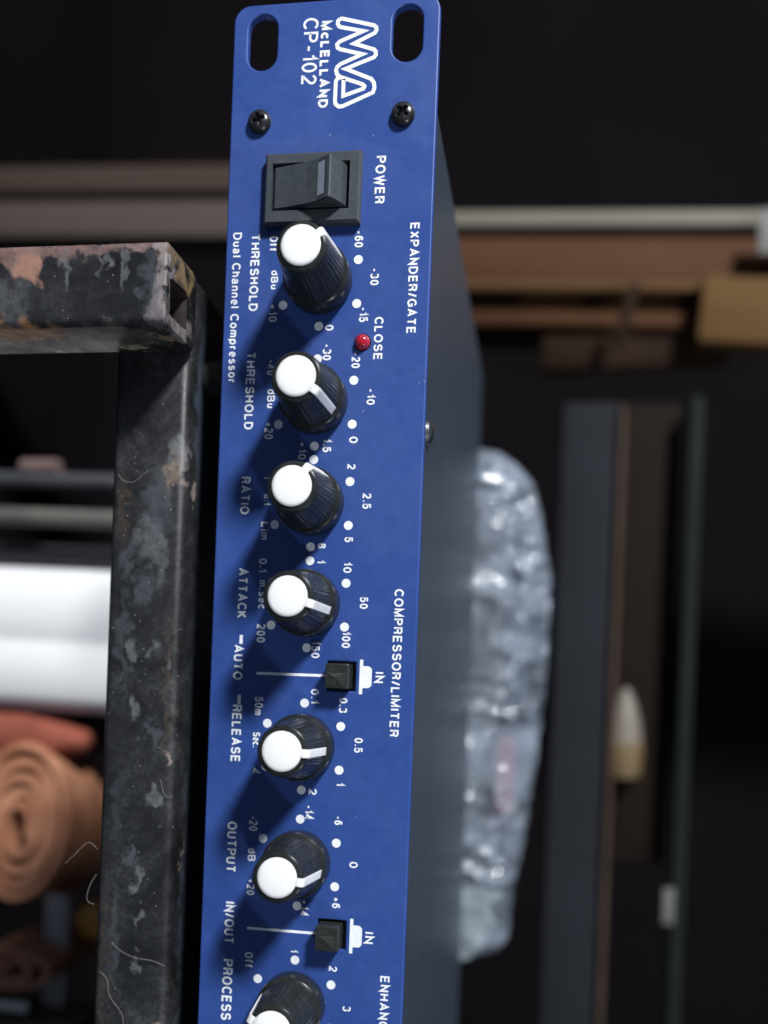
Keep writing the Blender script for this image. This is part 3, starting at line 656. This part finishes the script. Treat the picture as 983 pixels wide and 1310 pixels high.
def spiral(name, cx, cz, a0, rx, rz, y0, y1, turns, th, M, label, cat, phase=0, core=0.2, tilt=0):
    b = bmesh.new(); n = int(turns * 40); prev = None
    for i in range(n + 1):
        t = i / n; k = core + (1 - core) * t; an = 2 * math.pi * turns * t + phase
        wob = 1 + 0.07 * noise.noise(Vector((an * .35, 1, 2))) + 0.025 * math.sin(an * 1.13 + 1)
        ro = [k * rx * wob, k * rz * wob]; d = th / 2
        pts = []
        for s, y in ((1, y0), (1, y1), (-1, y1), (-1, y0)):
            X = cx + (ro[0] + s * d) * math.cos(an); Z = cz + (ro[1] + s * d) * math.sin(an)
            pts.append(b.verts.new((X, y + 3 * k + 1.0 * math.sin(an * 1.5), Z)))
        if prev:
            for q in range(4): b.faces.new((prev[q], prev[(q + 1) % 4], pts[(q + 1) % 4], pts[q]))
        else: b.faces.new(pts)
        prev = pts
    b.faces.new(prev)
    o = obj(name, b, M, None, (cx, (y0 + y1) / 2, cz), 40); o.rotation_euler = (0, 0, math.radians(tilt))
    return tag(o, label, cat)
CLOTH = varied('tan_cloth', (0.32, 0.13, 0.07), (0.62, 0.30, 0.18), 55, 0.85, 0.2)
spiral('rolled_cloth', 217, -153, 0, 36, 22.5, 196, 240, 4.6, 3.4, CLOTH, 'tan cloth rolled into a spiral, end on to the camera, below the white trunking', 'rolled cloth', phase=0.9, tilt=-8)
CLOTH2 = varied('rust_cloth', (0.30, 0.14, 0.09), (0.42, 0.2, 0.13), 25, 0.85, 0.2)
spiral('rolled_cloth', 275, -152, 0, 8.5, 22, 186, 250, 2.2, 3.4, CLOTH2, 'flattened rust-brown roll at the lower left corner, under the tan spiral roll', 'rolled cloth', phase=2.2)
ORANGE = varied('orange_red_cloth', (0.18, 0.045, 0.03), (0.34, 0.10, 0.065), 40, 0.8, 0.25)
b = bmesh.new(); prev = None                       # folded cloth wedge between pipe and roll
for i in range(25):
    t = i / 24; z = -260 + t * 131; ring = []
    for k in range(16):
        a = 2 * math.pi * k / 16; w = (10.5 if t < .8 else 10.5 * (1 - (t - .8) * 3.2))
        ring.append(b.verts.new((173 + 4 * t + w * 1.25 * math.cos(a) * (1 + .12 * noise.noise(Vector((t * 5, a, 0)))), 214 + 9 * math.sin(a) + 3 * noise.noise(Vector((t * 6, a, 4))), z)))
    if prev:
        for k in range(16): b.faces.new((prev[k], prev[(k + 1) % 16], ring[(k + 1) % 16], ring[k]))
    else: b.faces.new(ring)
    prev = ring
b.faces.new(prev)
tag(obj('folded_cloth', b, ORANGE, None, (172, 214, -260), True), 'orange red folded cloth wedged between the white trunking and the tan roll', 'cloth')
b = bmesh.new(); box(b, 163, 184, 236, 266, -412, -92, 3, 3)
tag(obj('dark_post', b, varied('slate_paint', (.018, .019, .03), (.03, .03, .045), 20, .6), None, (172, 215, -412), 35), 'dark slate post behind the orange red cloth', 'post')
b = bmesh.new(); box(b, 246, 340, 208, 214, -145, -134, 1, 2)
tag(obj('metal_strip', b, varied('grey_strip_metal', (.30, .30, .31), (.42, .42, .43), 15, .5), None, (290, 211, -140), 35), 'dull grey metal strip running down from the tan roll', 'metal strip')
b = bmesh.new(); lathe(b, [(1.8, -412), (2.1, -411), (2.1, -139), (1.6, -138)], 20, (288.5, 184, 0), 'z')
tag(obj('white_string', b, varied('white_cord', (.42, .45, .45), (.6, .62, .6), 40, .6), None, (288.5, 184, -412), 40), 'pale white cord crossing the lower left corner', 'string')
b = bmesh.new(); box(b, 296, 336, 190, 220, -412, -118, 2, 2)
tag(obj('brown_box', b, varied('brown_card', (.05, .035, .03), (.09, .06, .05), 12, .8), None, (316, 205, -412), 35), 'dim brown box at the very bottom left corner', 'box')
b = bmesh.new(); lathe(b, [(7, 0), (8.2, 2), (8.4, 14), (7.0, 17), (3, 18)], 32, (258, 230, -125))
tag(obj('amber_cap', b, varied('amber_plastic', (.34, .15, .015), (.45, .22, .03), 40, .35), None, (258, 230, -125), 40), 'small amber cap in the dark beside the rail, lower left', 'cap')

# ---------------------------------------------------------------- behind: boards and rails of the cabinet
def plank(name, x0, x1, y0, y1, z0, z1, M, label=None, cat=None, parent=None, lean=1.9, bev=1.5, group=None):
    b = bmesh.new(); box(b, x0, x1, y0, y1, z0, z1, bev, 2)
    o = obj(name, b, M, parent, ((x0 + x1) / 2, (y0 + y1) / 2, (z0 + z1) / 2), 35)
    o.rotation_euler = (0, math.radians(lean), 0)
    return tag(o, label, cat, group) if parent is None else o
WOOD1 = varied('brown_board', (0.0448, 0.0306, 0.0253), (0.0632, 0.0448, 0.0379), 6, 0.7, 0.1, stretch=(4, 4, .6))
WOOD2 = varied('grey_brown_board', (0.0685, 0.0553, 0.0474), (0.0896, 0.0685, 0.0606), 6, 0.7, 0.1, stretch=(4, 4, .6))
WOODO = varied('orange_brown_wood', (0.060, 0.026, 0.013), (0.085, 0.040, 0.020), 8, 0.7, 0.08, stretch=(5, 5, .5))
WOODT = varied('tan_wood', (0.085, 0.046, 0.018), (0.125, 0.070, 0.029), 8, 0.7, 0.08, stretch=(5, 5, .5))
WOODB = varied('batten_wood', (0.075, 0.040, 0.018), (0.105, 0.058, 0.027), 8, 0.7, 0.08, stretch=(5, 5, .5))
PALEM = varied('pale_green_metal', (0.15, 0.14, 0.11), (0.21, 0.195, 0.16), 10, 0.75, 0.08, stretch=(3, 3, .5))
DWOOD = varied('dark_brown_wood', (0.012, 0.006, 0.004), (0.026, 0.014, 0.008), 10, 0.75, 0.08)
plank('wooden_board', -196, -178, 420, 440, -412, -20, WOOD1, 'brown board in the dark left of the panel, the upper of the two', 'board', group='boards left of the panel')
plank('wooden_board', -168, -144, 412, 440, -412, -4, WOOD2, 'grey brown board right above the cut steel tube, the lower of the two', 'board', group='boards left of the panel')
plank('metal_edge_strip', -149, -139.5, 418, 422, 0, 420, PALEM, 'pale greenish metal strip crossing to the right edge above the brown wood', 'metal strip')
plank('brown_board', -139, -101, 425, 445, -130, 420, WOODO, 'orange brown wood board running to the right edge, under the pale strip', 'wooden board', bev=3)
plank('wooden_batten', -108, -101, 418, 424.5, -100, 420, WOODB, 'thin tan batten along the lower side of the orange brown board', 'batten', bev=3)
plank('lower_board', -100, -84, 432, 450, -100, 420, WOODO, 'narrow brown board just below the tan batten', 'wooden board', bev=4)
plank('tan_block', -99, -58, 408, 424, 156, 420, WOODT, 'tan wooden block at the right edge, under the batten', 'wooden block', lean=4, bev=4)
plank('slanted_board', -88, -62, 440, 452, 62, 180, DWOOD, 'dim dark brown board below the narrow brown one', 'wooden board', lean=-1, bev=4)
plank('wooden_stick', -102, -64, 404, 408, 110, 117, DWOOD, 'short brown wooden stick leaning across the dark boards, left of the tan block', 'stick', lean=14, bev=1)
plank('wooden_backboard', -150, -78, 452, 460, -130, 420, varied('dim_brown_wood', (0.030, 0.015, 0.008), (0.045, 0.023, 0.012), 8, .8, .05), 'dim brown backing board behind the orange brown wood', 'wooden board')
plank('white_tag', -141, -115, 400, 402, 187, 230, varied('white_card', (.13, .13, .12), (.17, .17, .16), 20, .7), 'white card tag under the pale strip at the right edge', 'tag', lean=0, bev=.4)
RAILB = varied('blue_grey_paint', (0.012, 0.013, 0.0165), (0.018, 0.020, 0.025), 8, 0.75, 0.08)
EDGEB = varied('brown_edge', (0.040, 0.026, 0.019), (0.065, 0.046, 0.036), 30, 0.75, 0.08)
rr = empty('cabinet_rail', (200, 330, 90), 'wide dark blue grey steel rail with a worn brown edge, right of the plastic bag', 'steel rail')
plank('rail_face', -8, 520, 330, 350, 77, 106.5, RAILB, parent=rr, lean=0, bev=1)
plank('rail_edge', -6, 520, 326, 348, 106.6, 109.8, EDGEB, parent=rr, lean=0, bev=.8)
cb = plank('brown_backboard', -16, 240, 360, 368, 100, 142, varied('dark_brown_panel', (0.008, 0.005, 0.004), (0.013, 0.008, 0.006), 10, 0.75, 0.08), 'very dark brown panel just right of the blue grey rail', 'panel', lean=0)
gr = empty('thin_cabinet_rail', (200, 345, 150), 'thin dark greenish rail to the right of the brown panel', 'steel rail')
plank('thin_rail', -14, 520, 340, 352, 144, 151, varied('dark_green_paint', (0.008, 0.011, 0.011), (0.013, 0.017, 0.016), 10, 0.75, 0.08), parent=gr, lean=0, bev=1)
plank('rail_sticker', 249, 268, 337.5, 339.5, 139.5, 145, varied('white_sticker', (.10, .10, .10), (.14, .14, .135), 40, .7), parent=gr, lean=0, bev=.3)
b = bmesh.new(); lathe(b, [(2, 0), (6, 8), (9, 20), (10, 30)], 32, (143, 352, 117), 'x')
bt = empty('small_bottle', (165, 352, 117), 'small white and yellow bottle lying behind the blue grey rail edge', 'bottle')
obj('bottle_neck', b, varied('white_bottle', (.13, .11, .095), (.18, .155, .13), 40, .5), bt, (143, 352, 117), 40)
b = bmesh.new(); lathe(b, [(10.1, 30.1), (10.5, 33), (10.2, 45), (8.5, 49)], 32, (143, 352, 117), 'x')
obj('bottle_body', b, varied('yellow_bottle', (.11, .075, .035), (.15, .105, .05), 40, .5), bt, (165, 352, 117), 40)
b = bmesh.new(); lathe(b, [(3, 0), (5, 4), (5.5, 20), (4, 26)], 24, (-22, 70, -8), 'x')
tag(obj('wooden_peg', b, varied('pale_peg_wood', (.10, .09, .075), (.16, .14, .12), 60, .7), None, (-22, 70, -8), 40), 'pale blurred wooden peg seen through the slot at the panel corner', 'peg')
